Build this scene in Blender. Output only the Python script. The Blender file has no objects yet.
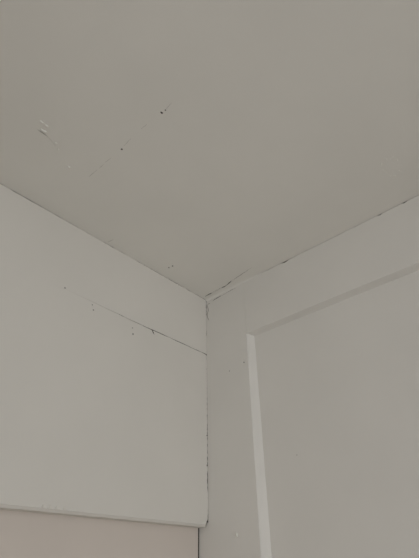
import bpy, bmesh, math, random
from mathutils import Matrix, Vector, noise

random.seed(7)
sc = bpy.context.scene
H = 2.4                       # ceiling height; the corner in view stands over x = 0, y = 0

# ---------------------------------------------------------------- camera
cd = bpy.data.cameras.new('camera')
cam = bpy.data.objects.new('camera', cd)
sc.collection.objects.link(cam)
rt = Vector((0.6748941, -0.7378327, -0.0109885))
up = Vector((-0.4147911, -0.3916405, 0.8213197))
fw = Vector((0.6103001, 0.5497459, 0.5703623))
m = Matrix((rt, up, -fw)).transposed().to_4x4()
m.translation = (-1.0618840, -0.9729523, H - 0.9)
cam.matrix_world = m
cd.sensor_fit = 'VERTICAL'
cd.sensor_height = 24.0
cd.lens = 434.096 / 558 * 24.0
cd.clip_start = 0.02
sc.camera = cam

# ---------------------------------------------------------------- sky, daylight, exposure
w = bpy.data.worlds.new('overcast_sky')
sc.world = w
w.use_nodes = True
bg = w.node_tree.nodes['Background']
bg.inputs[0].default_value = (0.96, 0.98, 1.0, 1)
bg.inputs[1].default_value = 3.05

RX, RY = -3.1, -3.0           # far ends of the room
# openings: (centre along the wall, width, sill, head)
WIN_Y = (-1.2, 1.7, 0.15, 2.34)      # unseen window added to light the corner, in the wall facing the boxed header
WIN_X = (-1.75, 1.1, 0.15, 2.34)      # second unseen window, added to light the panelling it faces


def portal(name, loc, size, rot):
    ld = bpy.data.lights.new(name, 'AREA')
    ld.shape = 'RECTANGLE'
    ld.size, ld.size_y = size
    ld.cycles.is_portal = True
    o = bpy.data.objects.new(name, ld)
    o.location = loc
    o.rotation_euler = rot
    sc.collection.objects.link(o)


portal('window_light_portal', (WIN_Y[0], RY - 0.13, (WIN_Y[2] + WIN_Y[3]) / 2), (WIN_Y[1], WIN_Y[3] - WIN_Y[2]), (math.pi / 2, 0, 0))
portal('window_light_portal', (RX - 0.13, WIN_X[0], (WIN_X[2] + WIN_X[3]) / 2), (WIN_X[1], WIN_X[3] - WIN_X[2]), (math.pi / 2, 0, -math.pi / 2))

sc.view_settings.view_transform = 'Standard'
sc.view_settings.look = 'None'
sc.view_settings.gamma = 1.0
sc.view_settings.use_curve_mapping = False
sc.view_settings.exposure = -0.13


# ---------------------------------------------------------------- materials
def paint(name, col, rough=0.55, fine=0.12, wave=0.08, brush=None, tint=0.025):
    """Old emulsion / gloss paint: roller stipple, slight unevenness, optional brush drag along one axis."""
    mt = bpy.data.materials.new(name)
    mt.use_nodes = True
    nt = mt.node_tree
    N, L = nt.nodes, nt.links
    b = N['Principled BSDF']
    b.inputs['Roughness'].default_value = rough
    b.inputs['Specular IOR Level'].default_value = 0.25
    geo = N.new('ShaderNodeNewGeometry')
    n1 = N.new('ShaderNodeTexNoise')
    n1.inputs['Scale'].default_value = 420
    n1.inputs['Detail'].default_value = 3
    n2 = N.new('ShaderNodeTexNoise')
    n2.inputs['Scale'].default_value = 9
    n2.inputs['Detail'].default_value = 4
    n3 = N.new('ShaderNodeTexNoise')
    n3.inputs['Scale'].default_value = 3.2
    n3.inputs['Detail'].default_value = 5
    src = geo.outputs['Position']
    if brush:
        mp = N.new('ShaderNodeMapping')
        mp.inputs['Scale'].default_value = brush
        L.new(src, mp.inputs['Vector'])
        L.new(mp.outputs[0], n1.inputs['Vector'])
    else:
        L.new(src, n1.inputs['Vector'])
    L.new(src, n2.inputs['Vector'])
    L.new(src, n3.inputs['Vector'])
    rp = N.new('ShaderNodeValToRGB')
    rp.color_ramp.elements[0].position = 0.3
    rp.color_ramp.elements[1].position = 0.7
    rp.color_ramp.elements[0].color = tuple(c * (1 - tint) for c in col) + (1,)
    rp.color_ramp.elements[1].color = tuple(min(1, c * (1 + tint)) for c in col) + (1,)
    L.new(n3.outputs['Fac'], rp.inputs[0])
    L.new(rp.outputs[0], b.inputs['Base Color'])
    b1 = N.new('ShaderNodeBump')
    b1.inputs['Strength'].default_value = fine
    b1.inputs['Distance'].default_value = 0.0008
    L.new(n1.outputs['Fac'], b1.inputs['Height'])
    b2 = N.new('ShaderNodeBump')
    b2.inputs['Strength'].default_value = wave
    b2.inputs['Distance'].default_value = 0.01
    L.new(n2.outputs['Fac'], b2.inputs['Height'])
    L.new(b1.outputs[0], b2.inputs['Normal'])
    L.new(b2.outputs[0], b.inputs['Normal'])
    return mt


def plain(name, col, rough=0.8):
    mt = bpy.data.materials.new(name)
    mt.use_nodes = True
    N, L = mt.node_tree.nodes, mt.node_tree.links
    b = N['Principled BSDF']
    b.inputs['Roughness'].default_value = rough
    n = N.new('ShaderNodeTexNoise')
    n.inputs['Scale'].default_value = 60
    rp = N.new('ShaderNodeValToRGB')
    rp.color_ramp.elements[0].color = tuple(c * 0.85 for c in col) + (1,)
    rp.color_ramp.elements[1].color = tuple(min(1, c * 1.1) for c in col) + (1,)
    L.new(n.outputs['Fac'], rp.inputs[0])
    L.new(rp.outputs[0], b.inputs['Base Color'])
    return mt


def wood(name):
    mt = bpy.data.materials.new(name)
    mt.use_nodes = True
    N, L = mt.node_tree.nodes, mt.node_tree.links
    b = N['Principled BSDF']
    b.inputs['Roughness'].default_value = 0.45
    tc = N.new('ShaderNodeTexCoord')
    mp = N.new('ShaderNodeMapping')
    mp.inputs['Scale'].default_value = (2, 40, 8)
    n = N.new('ShaderNodeTexNoise')
    n.inputs['Scale'].default_value = 3
    n.inputs['Detail'].default_value = 6
    rp = N.new('ShaderNodeValToRGB')
    rp.color_ramp.elements[0].color = (0.60, 0.55, 0.49, 1)
    rp.color_ramp.elements[1].color = (0.72, 0.67, 0.60, 1)
    L.new(tc.outputs['Object'], mp.inputs[0])
    L.new(mp.outputs[0], n.inputs['Vector'])
    L.new(n.outputs['Fac'], rp.inputs[0])
    L.new(rp.outputs[0], b.inputs['Base Color'])
    return mt


def glass(name):
    mt = bpy.data.materials.new(name)
    mt.use_nodes = True
    N, L = mt.node_tree.nodes, mt.node_tree.links
    N.remove(N['Principled BSDF'])
    tr = N.new('ShaderNodeBsdfTransparent')
    gl = N.new('ShaderNodeBsdfGlossy')
    gl.inputs['Roughness'].default_value = 0.02
    fr = N.new('ShaderNodeFresnel')
    mx = N.new('ShaderNodeMixShader')
    L.new(fr.outputs[0], mx.inputs[0])
    L.new(tr.outputs[0], mx.inputs[1])
    L.new(gl.outputs[0], mx.inputs[2])
    L.new(mx.outputs[0], N['Material Output'].inputs[0])
    return mt


M_CEIL = paint('ceiling_emulsion', (0.83, 0.807, 0.755), 0.8, fine=0.16, wave=0.05)
M_HEAD = paint('header_paint', (0.735, 0.705, 0.652), 0.6, fine=0.14, wave=0.05)
M_PANEL = paint('panelling_paint', (0.775, 0.75, 0.705), 0.5, fine=0.14, wave=0.05, brush=(1, 1, 0.08))
M_RAIL = paint('rail_paint', (0.775, 0.75, 0.705), 0.5, fine=0.14, wave=0.05, brush=(1, 0.08, 1))
M_LOW = paint('lower_wall_paint', (0.68, 0.61, 0.55), 0.6, fine=0.12, wave=0.04)
M_WALL = paint('room_wall_paint', (0.77, 0.74, 0.68), 0.7)
M_DIRT_SHADE = plain('crack_dirt_joint_shade', (0.075, 0.065, 0.055), 0.95)  # dirt in cracks and chips; also paints the shade in open joints
M_DUST_SHADE = plain('gap_dust_ridge_shade', (0.22, 0.20, 0.175), 0.95)  # dust in gaps and chips; also paints the shadow under the filler ridge
M_HAIR = plain('hairline_dust', (0.42, 0.40, 0.36), 0.95)  # paler dust for the finest lines
M_FLAKE = plain('bare_paint_flake', (0.80, 0.78, 0.72), 0.6)
M_WOOD = wood('floor_wood')
M_GLASS = glass('window_glass')
M_FRAME = paint('window_frame_paint', (0.8, 0.79, 0.76), 0.4)


# ---------------------------------------------------------------- helpers
def obj(name, bm, mat, parent=None, smooth=False):
    bmesh.ops.recalc_face_normals(bm, faces=bm.faces)
    me = bpy.data.meshes.new(name)
    bm.to_mesh(me)
    bm.free()
    me.materials.append(mat)
    if smooth:
        for f in me.polygons:
            f.use_smooth = True
    o = bpy.data.objects.new(name, me)
    sc.collection.objects.link(o)
    if parent:
        o.parent = parent
    return o


def tag(o, label, cat, kind='structure'):
    o['label'] = label
    o['category'] = cat
    if kind:
        o['kind'] = kind
    return o


def box(bm, x0, x1, y0, y1, z0, z1):
    v = [bm.verts.new((x, y, z)) for z in (z0, z1) for y in (y0, y1) for x in (x0, x1)]
    for f in ((0, 1, 3, 2), (4, 5, 7, 6), (0, 1, 5, 4), (1, 3, 7, 5), (3, 2, 6, 7), (2, 0, 4, 6)):
        bm.faces.new([v[i] for i in f])


def box_obj(name, mat, parent, *c, bevel=0.0):
    bm = bmesh.new()
    box(bm, *c)
    if bevel:
        bmesh.ops.bevel(bm, geom=bm.edges[:], offset=bevel, segments=2, affect='EDGES', profile=0.5)
    return obj(name, bm, mat, parent)


def slab(name, pts, to3, depth, mat, parent=None, edge=0.0012):
    """Board with an irregular outline: pts is the front outline, to3(u, v, d) puts it at depth d behind the
    face. The front arris is eased by `edge`, as paint rounds it."""
    bm = bmesh.new()
    n = len(pts)
    # inward offset of the outline for the eased front arris
    inner = []
    ar = sum(pts[i][0] * pts[(i + 1) % n][1] - pts[(i + 1) % n][0] * pts[i][1] for i in range(n))
    sg = 1 if ar > 0 else -1
    for i in range(n):
        a, b, c = pts[i - 1], pts[i], pts[(i + 1) % n]
        d1 = Vector((b[0] - a[0], b[1] - a[1])).normalized()
        d2 = Vector((c[0] - b[0], c[1] - b[1])).normalized()
        n1 = Vector((-d1.y, d1.x)) * sg
        n2 = Vector((-d2.y, d2.x)) * sg
        q = n1 + n2
        q = q / max(0.5, q.dot(q) / 2)
        e = edge[i] if isinstance(edge, list) else edge
        inner.append((b[0] + q.x * e, b[1] + q.y * e))
    r0 = [bm.verts.new(to3(u, v, 0)) for u, v in inner]
    r1 = [bm.verts.new(to3(u, v, edge[i] if isinstance(edge, list) else edge)) for i, (u, v) in enumerate(pts)]
    r2 = [bm.verts.new(to3(u, v, depth)) for u, v in pts]
    bm.faces.new(r0)
    bm.faces.new(r2)
    for i in range(n):
        j = (i + 1) % n
        bm.faces.new((r0[i], r0[j], r1[j], r1[i]))
        bm.faces.new((r1[i], r1[j], r2[j], r2[i]))
    return obj(name, bm, mat, parent)


def nz(s, k, seed=0.0):
    return noise.noise(Vector((s * k, seed, seed * 1.7 + 0.3)))


def steps(a, b, n):
    return [a + (b - a) * i / n for i in range(n + 1)]


def flake(name, pts, hw, nrm, mat, parent, h=0.0006, deep=0.002):
    """Sliver that lies in a surface along pts (3-D), half width hw per point, proud by h, sunk by deep."""
    bm = bmesh.new()
    nrm = Vector(nrm)
    P = [Vector(p) for p in pts]
    rows = []
    for i, p in enumerate(P):
        t = (P[min(i + 1, len(P) - 1)] - P[max(i - 1, 0)]).normalized()
        s = nrm.cross(t).normalized()
        a = hw[i]
        rows.append([bm.verts.new(p + s * a - nrm * deep), bm.verts.new(p + s * a * 0.8 + nrm * h * 0.5),
                     bm.verts.new(p + nrm * h), bm.verts.new(p - s * a * 0.8 + nrm * h * 0.5),
                     bm.verts.new(p - s * a - nrm * deep)])
    for a, b in zip(rows, rows[1:]):
        for k in range(4):
            bm.faces.new((a[k], a[k + 1], b[k + 1], b[k]))
        bm.faces.new((a[4], a[0], b[0], b[4]))
    bm.faces.new(rows[0])
    bm.faces.new(rows[-1])
    return obj(name, bm, mat, parent)


def wander(a, b, n, amp, nrm, seed):
    a, b = Vector(a), Vector(b)
    s = Vector(nrm).cross((b - a).normalized())
    out = []
    for i in range(n + 1):
        t = i / n
        out.append(a + (b - a) * t + s * amp * (noise.noise(Vector((t * n * 0.55, seed, 0))) * (0.3 if i in (0, n) else 1)))
    return out


def crack(name, a, b, width, nrm, parent, mat=None, n=10, amp=0.002, seed=1.0, h=0.0004):
    pts = wander(a, b, n, amp, nrm, seed)
    hw = [max(0.0002, width / 2 * math.sin(math.pi * (0.06 + 0.88 * i / n)) * (0.75 + 0.8 * noise.noise(Vector((i * 0.9, seed + 5, 1)))))
          for i in range(n + 1)]
    return flake(name, pts, hw, nrm, mat or M_DIRT_SHADE, parent, h=h)


def blob(name, p, size, nrm, mat, parent, h=0.001, seed=0.0, stretch=1.0, ang=0.0):
    """Low irregular dome (paint lump or chip) sitting in a surface."""
    bm = bmesh.new()
    nrm = Vector(nrm)
    u = nrm.orthogonal().normalized()
    v = nrm.cross(u)
    u, v = u * math.cos(ang) + v * math.sin(ang), v * math.cos(ang) - u * math.sin(ang)
    K = 10
    p = Vector(p)
    rr = [0.75 + 0.45 * noise.noise(Vector((math.cos(k / K * 6.283), math.sin(k / K * 6.283), seed))) for k in range(K)]
    rings = []
    for s, z in ((1.0, -0.0015), (0.95, h * 0.25), (0.55, h * 0.85)):
        rings.append([bm.verts.new(p + (u * math.cos(k / K * 6.283) * stretch + v * math.sin(k / K * 6.283)) * size * s * rr[k] + nrm * z)
                      for k in range(K)])
    top = bm.verts.new(p + nrm * h)
    for a, b in zip(rings, rings[1:]):
        for k in range(K):
            bm.faces.new((a[k], a[(k + 1) % K], b[(k + 1) % K], b[k]))
    for k in range(K):
        bm.faces.new((rings[2][k], rings[2][(k + 1) % K], top))
    bm.faces.new(rings[0][::-1])
    return obj(name, bm, mat, parent, smooth=True)


# ---------------------------------------------------------------- shell of the room
T = 0.14
box_c = bmesh.new()
box(box_c, RX - T, 0.2, RY - T, 0.2, H, H + 0.12)
ceiling = tag(obj('ceiling', box_c, M_CEIL), 'cracked off-white painted ceiling above the corner', 'ceiling')

bm = bmesh.new()
box(bm, RX - T, 0.2, RY - T, 0.2, -0.12, -0.02)
floor = tag(obj('floor', bm, M_DUST_SHADE), 'pale boarded wooden floor below the panelling', 'floor')
pb = bmesh.new()
box(pb, RX, 0.0, -0.0685, 0.0685, -0.02, 0.0)
bmesh.ops.bevel(pb, geom=pb.edges[:], offset=0.002, segments=1, affect='EDGES')
plank = obj('plank', pb, M_WOOD, floor)
plank.location.y = -0.033
yy = -0.033 - 0.14
while yy > RY - 0.05:
    c = plank.copy()
    sc.collection.objects.link(c)
    c.parent = floor
    c.location.y = yy
    yy -= 0.14


def wall_with_opening(name, label, axis, at, a0, a1, win):
    """Wall slab facing the room, with a window hole. axis 'y': the slab lies behind y = at."""
    bm = bmesh.new()
    c, wd, z0, z1 = win
    l, r = c - wd / 2, c + wd / 2
    for (p, q, s, t) in ((a0, l, 0, H), (r, a1, 0, H), (l, r, 0, z0), (l, r, z1, H)):
        if axis == 'y':
            box(bm, p, q, at - T, at, s, t)
        else:
            box(bm, at - T, at, p, q, s, t)
    return tag(obj(name, bm, M_WALL), label, 'wall')


wall_with_opening('wall_back', 'off-white wall with a wide added window facing the boxed header', 'y', RY, RX - T, 0.2, WIN_Y)
wall_with_opening('wall_side', 'off-white wall with an added window facing the recessed panelling', 'x', RX, RY, 0.2, WIN_X)


def window(name, label, axis, at, win):
    c, wd, z0, z1 = win
    l, r = c - wd / 2, c + wd / 2

    def bx(nm, mat, par, p, q, d0, d1, s, t):
        if axis == 'y':
            return box_obj(nm, mat, par, p, q, at + d0, at + d1, s, t)
        return box_obj(nm, mat, par, at + d0, at + d1, p, q, s, t)
    root = bpy.data.objects.new(name, None)
    sc.collection.objects.link(root)
    tag(root, label, 'window')
    f = 0.05
    bx('window_frame', M_FRAME, root, l, l + f, -0.11, -0.05, z0, z1)
    bx('window_frame', M_FRAME, root, r - f, r, -0.11, -0.05, z0, z1)
    bx('window_frame', M_FRAME, root, l + f, r - f, -0.11, -0.05, z0, z0 + f)
    bx('window_frame', M_FRAME, root, l + f, r - f, -0.11, -0.05, z1 - f, z1)
    bx('mullion', M_FRAME, root, c - 0.025, c + 0.025, -0.11, -0.05, z0 + f, z1 - f)
    bx('pane', M_GLASS, root, l + f, c - 0.025, -0.083, -0.079, z0 + f, z1 - f)
    bx('pane', M_GLASS, root, c + 0.025, r - f, -0.083, -0.079, z0 + f, z1 - f)
    bx('window_sill', M_FRAME, root, l - 0.04, r + 0.04, -0.05, 0.06, z0 - 0.03, z0)


window('added_window_1', 'unseen two-pane white window added for light opposite the boxed header', 'y', RY, WIN_Y)
window('added_window_2', 'unseen two-pane white window added for light opposite the recessed panelling', 'x', RX, WIN_X)

# ---------------------------------------------------------------- left wall: lower wall and boxed header in front of it
HD = 0.0365                   # how far the header stands forward of the wall below it
ZB = H - 0.7735               # underside of the header
ZS = H - 0.2316               # seam between its two boards

bm = bmesh.new()
box(bm, RX, -0.0060, HD, 0.2, 0, H)
wall_left = tag(obj('wall_left', bm, M_LOW), 'smooth pinkish off-white wall set back below the boxed header', 'wall')

header = bpy.data.objects.new('trim_1', None)
sc.collection.objects.link(header)
tag(header, 'off-white boxed header of two boards meeting the ceiling at the left', 'trim')
header.location = (0, 0, 0)


def on_left(u, v, d):
    return (u, d, v)


def gap_top(x):               # open joint along the ceiling
    g = 0.0015 + 0.0016 * nz(x, 45, 1) + 0.0014 * nz(x, 9, 2)
    return max(0.0003, g)


def gap_side(z):              # open joint along the panelling, wider towards the bottom
    t = H - z
    g = 0.0005 + 0.0030 * nz(z, 95, 3) + 0.0014 * nz(z, 18, 4) + 0.0012 * min(1, max(0, (t - 0.34) / 0.1))
    if t < 0.09:
        g += 0.0016 + 0.0022 * nz(z, 70, 8)
    return max(0.0003, g)


def seam(x):                  # height of the seam, and its half gap; painted shut towards the left
    t = min(1.0, max(0.0, (x + 0.62) / 0.36))
    return ZS + 0.0010 * nz(x, 20, 5) + 0.004 * min(1, max(0, (-x - 0.33) / 0.3)), (0.00002 + 0.0011 * t ** 1.5 * (0.75 + 0.6 * nz(x, 35, 6)))


xs = steps(-0.9, 0.0, 240)
x_end = RX
# upper board
pts = [(x_end, seam(-0.9)[0])]
pts += [(x, seam(x)[0] + seam(x)[1]) for x in xs[:-1]]
pts += [(-gap_side(z), z) for z in steps(ZS + 0.001, H - 0.002, 90)]
pts += [(x, H - gap_top(x)) for x in xs[::-1][1:]]
pts += [(x_end, H - gap_top(-0.9))]
def ease(p, full):            # the seam is painted shut towards the left: no arris there
    if abs(p[1] - ZS) > 0.008:
        return full
    return 0.00004 + full * min(1.0, max(0.0, (p[0] + 0.60) / 0.30)) ** 1.5


slab('upper_board', pts, on_left, HD, M_HEAD, header, edge=[ease(p, 0.0007) for p in pts])

# lower board, with the chipped bottom corner of the photograph
zs_ = steps(ZB + 0.030, ZS - 0.0035, 320)
pts = [(x_end, ZB), (-0.9, ZB)]
pts += [(x, ZB + 0.0006 * nz(x, 30, 9)) for x in steps(-0.88, -0.02, 60)]
pts += [(-0.0075, ZB), (-0.0060, ZB + 0.007), (-0.0030, ZB + 0.020)]
pts += [(-gap_side(z), z) for z in zs_]
pts += [(-0.0045, ZS - 0.0018)]
pts += [(x, seam(x)[0] - seam(x)[1]) for x in xs[::-1][3:]]
pts += [(x_end, seam(-0.9)[0])]
lower = slab('lower_board', pts, on_left, HD, M_HEAD, header, edge=[ease(p, 0.0007) if p[1] > ZB + 0.01 else 0.006 for p in pts])
# dark strips that paint the shade inside the open joints, just behind the arrises
box_obj('joint_shade', M_DIRT_SHADE, header, RX, -0.0001, 0.0016, HD - 0.001, H - 0.006, H - 0.00005)
box_obj('joint_shade', M_DIRT_SHADE, header, -0.012, -0.0001, 0.0016, HD - 0.001, ZB + 0.012, H - 0.007)
box_obj('joint_shade', M_DIRT_SHADE, header, -0.30, -0.013, 0.0012, HD - 0.001, ZS - 0.008, ZS + 0.008)
box_obj('joint_shade', M_DIRT_SHADE, wall_left, -0.012, -0.0001, HD + 0.0012, 0.15, 0.0, ZB + 0.01)

# ---------------------------------------------------------------- right wall: panelled frame
E = 0.024                     # depth of the panels behind the frame
bm = bmesh.new()
box(bm, E + 0.012, 0.2, RY, 0.2, 0, H)
wall_right = tag(obj('wall_right', bm, M_PANEL), 'off-white panelled wall with recessed panels and plain stiles at the right', 'wall')
YL, ZT = -0.1825, H - 0.212


def on_right(u, v, d):        # u runs along -y
    return (d, -u, v)


def gap_ceil(u):
    g = 0.0007 + 0.0010 * nz(u, 24, 12) + 0.0006 * nz(u, 60, 13)
    for c, wd, dp in ((0.365, 0.009, 0.0040), (0.708, 0.005, 0.0036), (0.784, 0.005, 0.0034)):
        g += dp * math.exp(-((u - c) / wd) ** 2)
    return max(0.0001, g)


def edge_wear(z):             # worn arris of the stile next to the panel
    return 0.0011 * nz(z, 14, 15) + 0.0007 * nz(z, 50, 16)


ST = [(-YL, 0.0)]             # stiles after the first: (start, width)
# first stile, from the corner to the first panel
pts = [(-0.19, 0.0), (-0.19, H - 0.0004)]
pts += [(u, H - gap_ceil(u)) for u in steps(0.0, -YL - 0.0004, 60)]
pts += [(-YL - 0.0003, z) for z in steps(H - 0.01, ZT + 0.002, 6)]
pts += [(-YL - 0.0005 + edge_wear(z), z) for z in steps(ZT - 0.002, H - 1.0, 130)]
pts += [(-YL - 0.0005, 0.0)]
slab('stile', pts, on_right, E + 0.012, M_PANEL, wall_right,
     edge=[0.0003 if abs(u + YL) < 0.001 and z > ZT + 0.001 else 0.0016 for u, z in pts])
box_obj('joint_shade', M_DIRT_SHADE, wall_right, 0.002, E, RY + 0.002, -0.001, H - 0.006, H - 0.00005)  # dark strip painting the shade in the joint under the ceiling

p_w, s_w = 0.86, 0.14
bays = []
u0 = -YL
while u0 + 0.3 < -RY:
    u1 = min(u0 + p_w, -RY - 0.1)
    bays.append((u0, u1))
    u0 = u1 + s_w
zb0, zb1, zm0, zm1 = 0.20, 0.80, 0.92, ZT
for i, (a, b) in enumerate(bays):
    # top rail between the stiles
    tp = [(a + 0.0001, ZT)]
    tp += [(u, ZT + 0.0007 * nz(u, 22, 20 + i)) for u in steps(a + 0.01, b - 0.01, 60)]
    tp += [(b - 0.0001, ZT), (b - 0.0001, H - 0.0006)]
    tp += [(u, H - gap_ceil(u)) for u in steps(b - 0.004, a + 0.004, 150)]
    tp += [(a + 0.0001, H - 0.0006)]
    slab('top_rail', tp, on_right, E + 0.012, M_RAIL, wall_right, edge=[0.0003 if u - a < 0.002 else 0.0012 for u, z in tp])
    box_obj('middle_rail', M_RAIL, wall_right, 0, E + 0.012, -b, -a, zb1, zm0, bevel=0.001)
    box_obj('bottom_rail', M_RAIL, wall_right, 0, E + 0.012, -b, -a, 0, zb0, bevel=0.001)
    box_obj('stile', M_PANEL, wall_right, 0, E + 0.012, max(RY, -b - s_w), -b, 0, H - 0.0005, bevel=0.001)
    for (z0, z1) in ((zm0, zm1), (zb0, zb1)):
        box_obj('panel', M_PANEL, wall_right, E, E + 0.0119, -b, -a, z0, z1)
        # sloped moulding on the four sides, mitred at the corners
        sw, tw = 0.0150, 0.0062
        o = [(a, z0), (b, z0), (b, z1), (a, z1)]
        q = [(a + sw, z0 + tw), (b - sw, z0 + tw), (b - sw, z1 - tw), (a + sw, z1 - tw)]
        for k in range(4):
            j = (k + 1) % 4
            bm = bmesh.new()
            n = 40 if k in (2, 3) else 8
            rows = []
            for t in steps(0, 1, n):
                po = (o[k][0] + (o[j][0] - o[k][0]) * t, o[k][1] + (o[j][1] - o[k][1]) * t)
                pq = (q[k][0] + (q[j][0] - q[k][0]) * t, q[k][1] + (q[j][1] - q[k][1]) * t)
                jit = 0.0 if t in (0, 1) else 0.0007 * nz(t * 2, 12, 30 + k)
                pm = ((po[0] + pq[0]) / 2, (po[1] + pq[1]) / 2)
                rows.append([bm.verts.new(on_right(po[0], po[1], 0.0016)),
                             bm.verts.new(on_right(pm[0], pm[1], E * 0.50 + jit)),
                             bm.verts.new(on_right(pq[0] + (jit if k in (1, 3) else 0), pq[1] + (jit if k in (0, 2) else 0), E - 0.0001)),
                             bm.verts.new(on_right(po[0], po[1], E - 0.0001))])
            for r, s in zip(rows, rows[1:]):
                for e in range(4):
                    bm.faces.new((r[e], r[(e + 1) % 4], s[(e + 1) % 4], s[e]))
            bm.faces.new(rows[0])
            bm.faces.new(rows[-1])
            obj('moulding', bm, M_PANEL, wall_right)

# baseboards
box_obj('baseboard_left', M_FRAME, None, RX, -0.006, HD - 0.018, HD, 0, 0.12, bevel=0.002)
tag(bpy.data.objects['baseboard_left'], 'white baseboard along the wall below the header', 'baseboard')

# ---------------------------------------------------------------- cracks, chips and paint lumps
DN = (0, 0, -1)               # out of the ceiling
FY = (0, -1, 0)               # out of the header
FX = (-1, 0, 0)               # out of the panelling


def C(x, y):
    return (x, y, H)


def Hd(x, z):
    return (x, 0, H + z)


def Rw(y, z, x=0.0):
    return (x, y, H + z)


# fillet of filler in the angle over the panelling, thinning out away from the corner
bm = bmesh.new()
rows = []
for y in steps(-0.0005, -0.27, 40):
    t = max(0.03, 1 - abs(y) / 0.27) ** 0.6
    a = 0.0215 * t * (1 + 0.10 * nz(y, 30, 40))
    c = 0.0085 * t * (1 + 0.16 * nz(y, 34, 41))
    rows.append([bm.verts.new((0.0008, y, H + 0.0008)), bm.verts.new((-a, y, H + 0.0004)), bm.verts.new((-a * 0.96, y, H - c * 0.04)),
                 bm.verts.new((-a * 0.30, y, H - c * 0.30)), bm.verts.new((-a * 0.05, y, H - c * 0.94)), bm.verts.new((0.0006, y, H - c))])
for r, q in zip(rows, rows[1:]):
    for k in range(6):
        bm.faces.new((r[k], r[(k + 1) % 6], q[(k + 1) % 6], q[k]))
bm.faces.new(rows[0])
bm.faces.new(rows[-1])
obj('filler_fillet', bm, M_CEIL, ceiling)


def ribbon(name, pts, width, nrm, parent, mat=None, seed=0.0, h=0.0005):
    n = len(pts) - 1
    hw = [width / 2 * (0.35 if i in (0, n) else 0.85 + 0.5 * nz(i, 0.83, seed)) for i in range(n + 1)]
    return flake(name, pts, hw, nrm, mat or M_DIRT_SHADE, parent, h=h)


# cracks along both edges of the fillet
ribbon('crack', [C(-0.0229, -0.0135), C(-0.0240, -0.0230), C(-0.0247, -0.0324), C(-0.0243, -0.0420), C(-0.0250, -0.0500)], 0.0050, DN, ceiling, seed=1.3)
crack('crack', C(-0.0248, -0.050), C(-0.0262, -0.104), 0.0016, DN, ceiling, mat=M_DUST_SHADE, n=8, seed=2.1, amp=0.001)
ribbon('crack', [C(-0.0246, -0.100), C(-0.0243, -0.110), C(-0.0240, -0.1202), C(-0.0265, -0.1290), C(-0.0292, -0.1369), C(-0.0322, -0.1460), C(-0.0350, -0.1560)], 0.0046, DN, ceiling, seed=3.7)
crack('crack', C(-0.0345, -0.154), C(-0.0490, -0.262), 0.0018, DN, ceiling, mat=M_DUST_SHADE, n=12, seed=4.2, amp=0.002)
ribbon('crack', [Rw(-0.0330, -0.0172), Rw(-0.0382, -0.0161), Rw(-0.0470, -0.0146), Rw(-0.0562, -0.0140), Rw(-0.0650, -0.0132), Rw(-0.0760, -0.0130)], 0.0030, FX, wall_right, seed=9.1)
crack('crack', Rw(-0.078, -0.0130), Rw(-0.150, -0.0085), 0.0016, FX, wall_right, mat=M_DUST_SHADE, n=9, seed=9.6, amp=0.001)
# wandering crack down the angle below the fillet
ribbon('crack', [Rw(-0.0180, -0.0245), Rw(-0.0115, -0.0205), Rw(-0.0060, -0.0230), Rw(-0.0045, -0.0310), Rw(-0.0070, -0.0410), Rw(-0.0088, -0.0500), Rw(-0.0050, -0.0590),
                 Rw(-0.0025, -0.0690), Rw(-0.0048, -0.0820), Rw(-0.0105, -0.0945)], 0.0026, FX, wall_right, mat=M_DUST_SHADE, seed=10.2)
# lifted paint lips beside the cracks
crack('paint_lip', C(-0.0185, -0.022), C(-0.0215, -0.098), 0.0040, DN, ceiling, mat=M_FLAKE, n=10, seed=5.1, amp=0.0008, h=0.0016)
crack('paint_lip', C(-0.0205, -0.103), C(-0.0300, -0.158), 0.0040, DN, ceiling, mat=M_FLAKE, n=8, seed=6.1, amp=0.0008, h=0.0020)

# joint of the ceiling boards, with two knocked-out spots
for a, b, wd, sd in (((-0.6800, -0.196), (-0.6797, -0.232), .0011, 7), ((-0.679, -0.240), (-0.6789, -0.262), .0012, 8),
                     ((-0.680, -0.268), (-0.6785, -0.290), .0010, 9), ((-0.6795, -0.345), (-0.682, -0.375), .0008, 10),
                     ((-0.683, -0.415), (-0.682, -0.435), .0008, 11), ((-0.678, -0.495), (-0.681, -0.520), .0008, 12)):
    crack('crack', C(*a), C(*b), wd, DN, ceiling, mat=M_HAIR, n=6, seed=sd, amp=0.0015)
blob('paint_chip', C(-0.6770, -0.3327), 0.0038, DN, M_DIRT_SHADE, ceiling, h=0.0003, seed=1)
blob('paint_chip', C(-0.6790, -0.4845), 0.0036, DN, M_DIRT_SHADE, ceiling, h=0.0003, seed=2, stretch=1.4, ang=0.6)
blob('paint_chip', C(-0.6776, -0.4955), 0.0028, DN, M_DUST_SHADE, ceiling, h=0.0003, seed=3)
# raised ridge of filler towards the left
for x, y, s, st, an, sd in ((-0.8400, -0.2375, 0.0055, 2.2, 0.0, 4), (-0.8550, -0.2570, 0.0034, 2.4, 0.1, 5), (-0.8430, -0.2560, 0.0036, 2.2, -0.1, 6),
                            (-0.8003, -0.2284, 0.0030, 1.6, 0.3, 8), (-0.786, -0.215, 0.0026, 1.5, 0.9, 9), (-0.7357, -0.1856, 0.0036, 1.6, 0.2, 10)):
    blob('filler_lump', C(x, y), s, DN, M_CEIL, ceiling, h=0.0034, seed=sd, stretch=st, ang=an + math.pi / 4)
crack('crack', C(-0.8520, -0.2310), C(-0.8240, -0.2305), 0.0024, DN, ceiling, mat=M_DUST_SHADE, n=6, seed=20, amp=0.001)  # dark sliver painting the shadow under the ridge
crack('crack', C(-0.8220, -0.2300), C(-0.7950, -0.2190), 0.0007, DN, ceiling, mat=M_HAIR, n=8, seed=21, amp=0.001)
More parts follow.
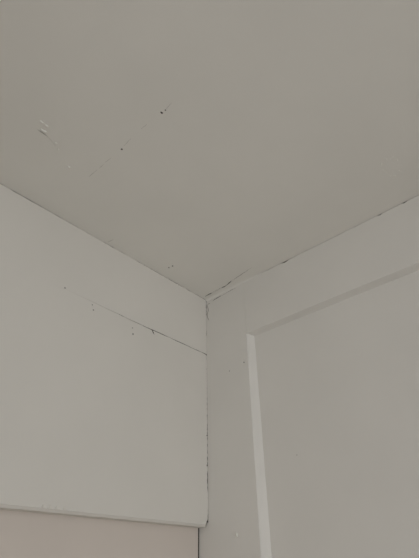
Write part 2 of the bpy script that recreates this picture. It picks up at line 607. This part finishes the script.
# flakes near the header and towards the right
for x, y, s, mt, sd in ((-0.2458, -0.0654, .0046, M_DUST_SHADE, 1), (-0.2480, -0.0492, .0042, M_DUST_SHADE, 2), (-0.2540, -0.0740, .0030, M_FLAKE, 3),
                        (-0.4680, -0.0200, .0030, M_FLAKE, 4), (-0.430, -0.017, .0022, M_FLAKE, 5)):
    blob('paint_chip', C(x, y), s, DN, mt, ceiling, h=0.0007, seed=sd)
crack('crack', C(-0.474, -0.0305), C(-0.478, -0.0075), 0.0014, DN, ceiling, mat=M_DUST_SHADE, n=5, seed=22, amp=0.001)
rnd = random.Random(5)
for k in range(14):
    an = k / 14 * 6.283
    x = -0.153 + 0.036 * math.cos(an) + rnd.uniform(-.008, .008)
    y = -0.808 + 0.022 * math.sin(an) + rnd.uniform(-.006, .006)
    blob('filler_lump', C(x, y), rnd.uniform(.0014, .0026), DN, M_CEIL, ceiling, h=0.0014, seed=k + .5, stretch=rnd.uniform(1, 1.8), ang=rnd.uniform(0, 3))

# marks on the header
for x, z, s, mt, sd, h in ((-0.3405, -0.2562, .0026, M_DUST_SHADE, 1, .0003), (-0.3363, -0.2754, .0036, M_DIRT_SHADE, 2, .0003), (-0.3385, -0.266, .0014, M_FLAKE, 3, .0012),
                           (-0.4915, -0.2390, .0026, M_DUST_SHADE, 4, .0003), (-0.4848, -0.2538, .0030, M_DUST_SHADE, 5, .0003), (-0.488, -0.246, .0018, M_FLAKE, 6, .0012),
                           (-0.3918, -0.2332, .0030, M_FLAKE, 7, .0018), (-0.5845, -0.2255, .0034, M_DUST_SHADE, 8, .0003), (-0.0120, -0.5145, .0022, M_FLAKE, 9, .0016),
                           (-0.0181, -0.5185, .0016, M_FLAKE, 10, .0014), (-0.0035, -0.516, .0034, M_DIRT_SHADE, 11, .0003), (-0.004, -0.607, .0034, M_DIRT_SHADE, 12, .0003)):
    blob('paint_chip', Hd(x, z), s, FY, mt, header, h=h, seed=sd)
crack('crack', Hd(-0.2640, -0.2310), Hd(-0.2520, -0.2460), 0.0062, FY, header, n=5, seed=30, amp=0.001)
crack('crack', Hd(-0.3950, -0.2300), Hd(-0.3760, -0.2325), 0.0018, FY, header, mat=M_DUST_SHADE, n=5, seed=31, amp=0.001)
crack('crack', Hd(-0.0085, -0.2335), Hd(-0.0008, -0.2350), 0.0050, FY, header, n=4, seed=32, amp=0.0005)
for x, s, sd in ((-0.515, .0045, 1), (-0.498, .0038, 2), (-0.478, .003, 3), (-0.53, .003, 4)):
    blob('paint_run', Hd(x, -0.7645), s, FY, M_HEAD, header, h=0.0014, seed=sd, stretch=1.5)

# marks on the panelling
blob('paint_chip', Rw(-0.1012, -0.3237), 0.0022, FX, M_DUST_SHADE, wall_right, h=.0004, seed=1, stretch=1.5)
blob('paint_chip', Rw(-0.1640, -0.3120), 0.0030, FX, M_DUST_SHADE, wall_right, h=.0006, seed=2, stretch=1.3)
blob('paint_run', Rw(-0.1660, -0.3060), 0.0042, FX, M_PANEL, wall_right, h=.0024, seed=3, stretch=1.5)
blob('paint_run', Rw(-0.1620, -0.3200), 0.0034, FX, M_PANEL, wall_right, h=.0020, seed=4)
blob('paint_run', Rw(-0.1030, -0.7978), 0.0062, FX, M_FLAKE, wall_right, h=.0045, seed=5, stretch=1.4)
blob('paint_run', Rw(-0.6035, -0.2070), 0.0026, FX, M_FLAKE, wall_right, h=.0020, seed=6)
blob('paint_run', Rw(-0.6150, -0.2080), 0.0018, FX, M_FLAKE, wall_right, h=.0016, seed=7)
blob('paint_chip', Rw(-0.3082, -0.6208, E), 0.0018, FX, M_DUST_SHADE, wall_right, h=.0003, seed=8)
for y, z, s, sd in ((-0.7020, -0.0045, .0020, 9), (-0.7180, -0.0060, .0016, 10), (-0.7830, -0.0065, .0020, 11), (-0.7720, -0.0085, .0016, 12)):
    blob('paint_run', Rw(y, z), s, FX, M_FLAKE, wall_right, h=.0014, seed=sd)
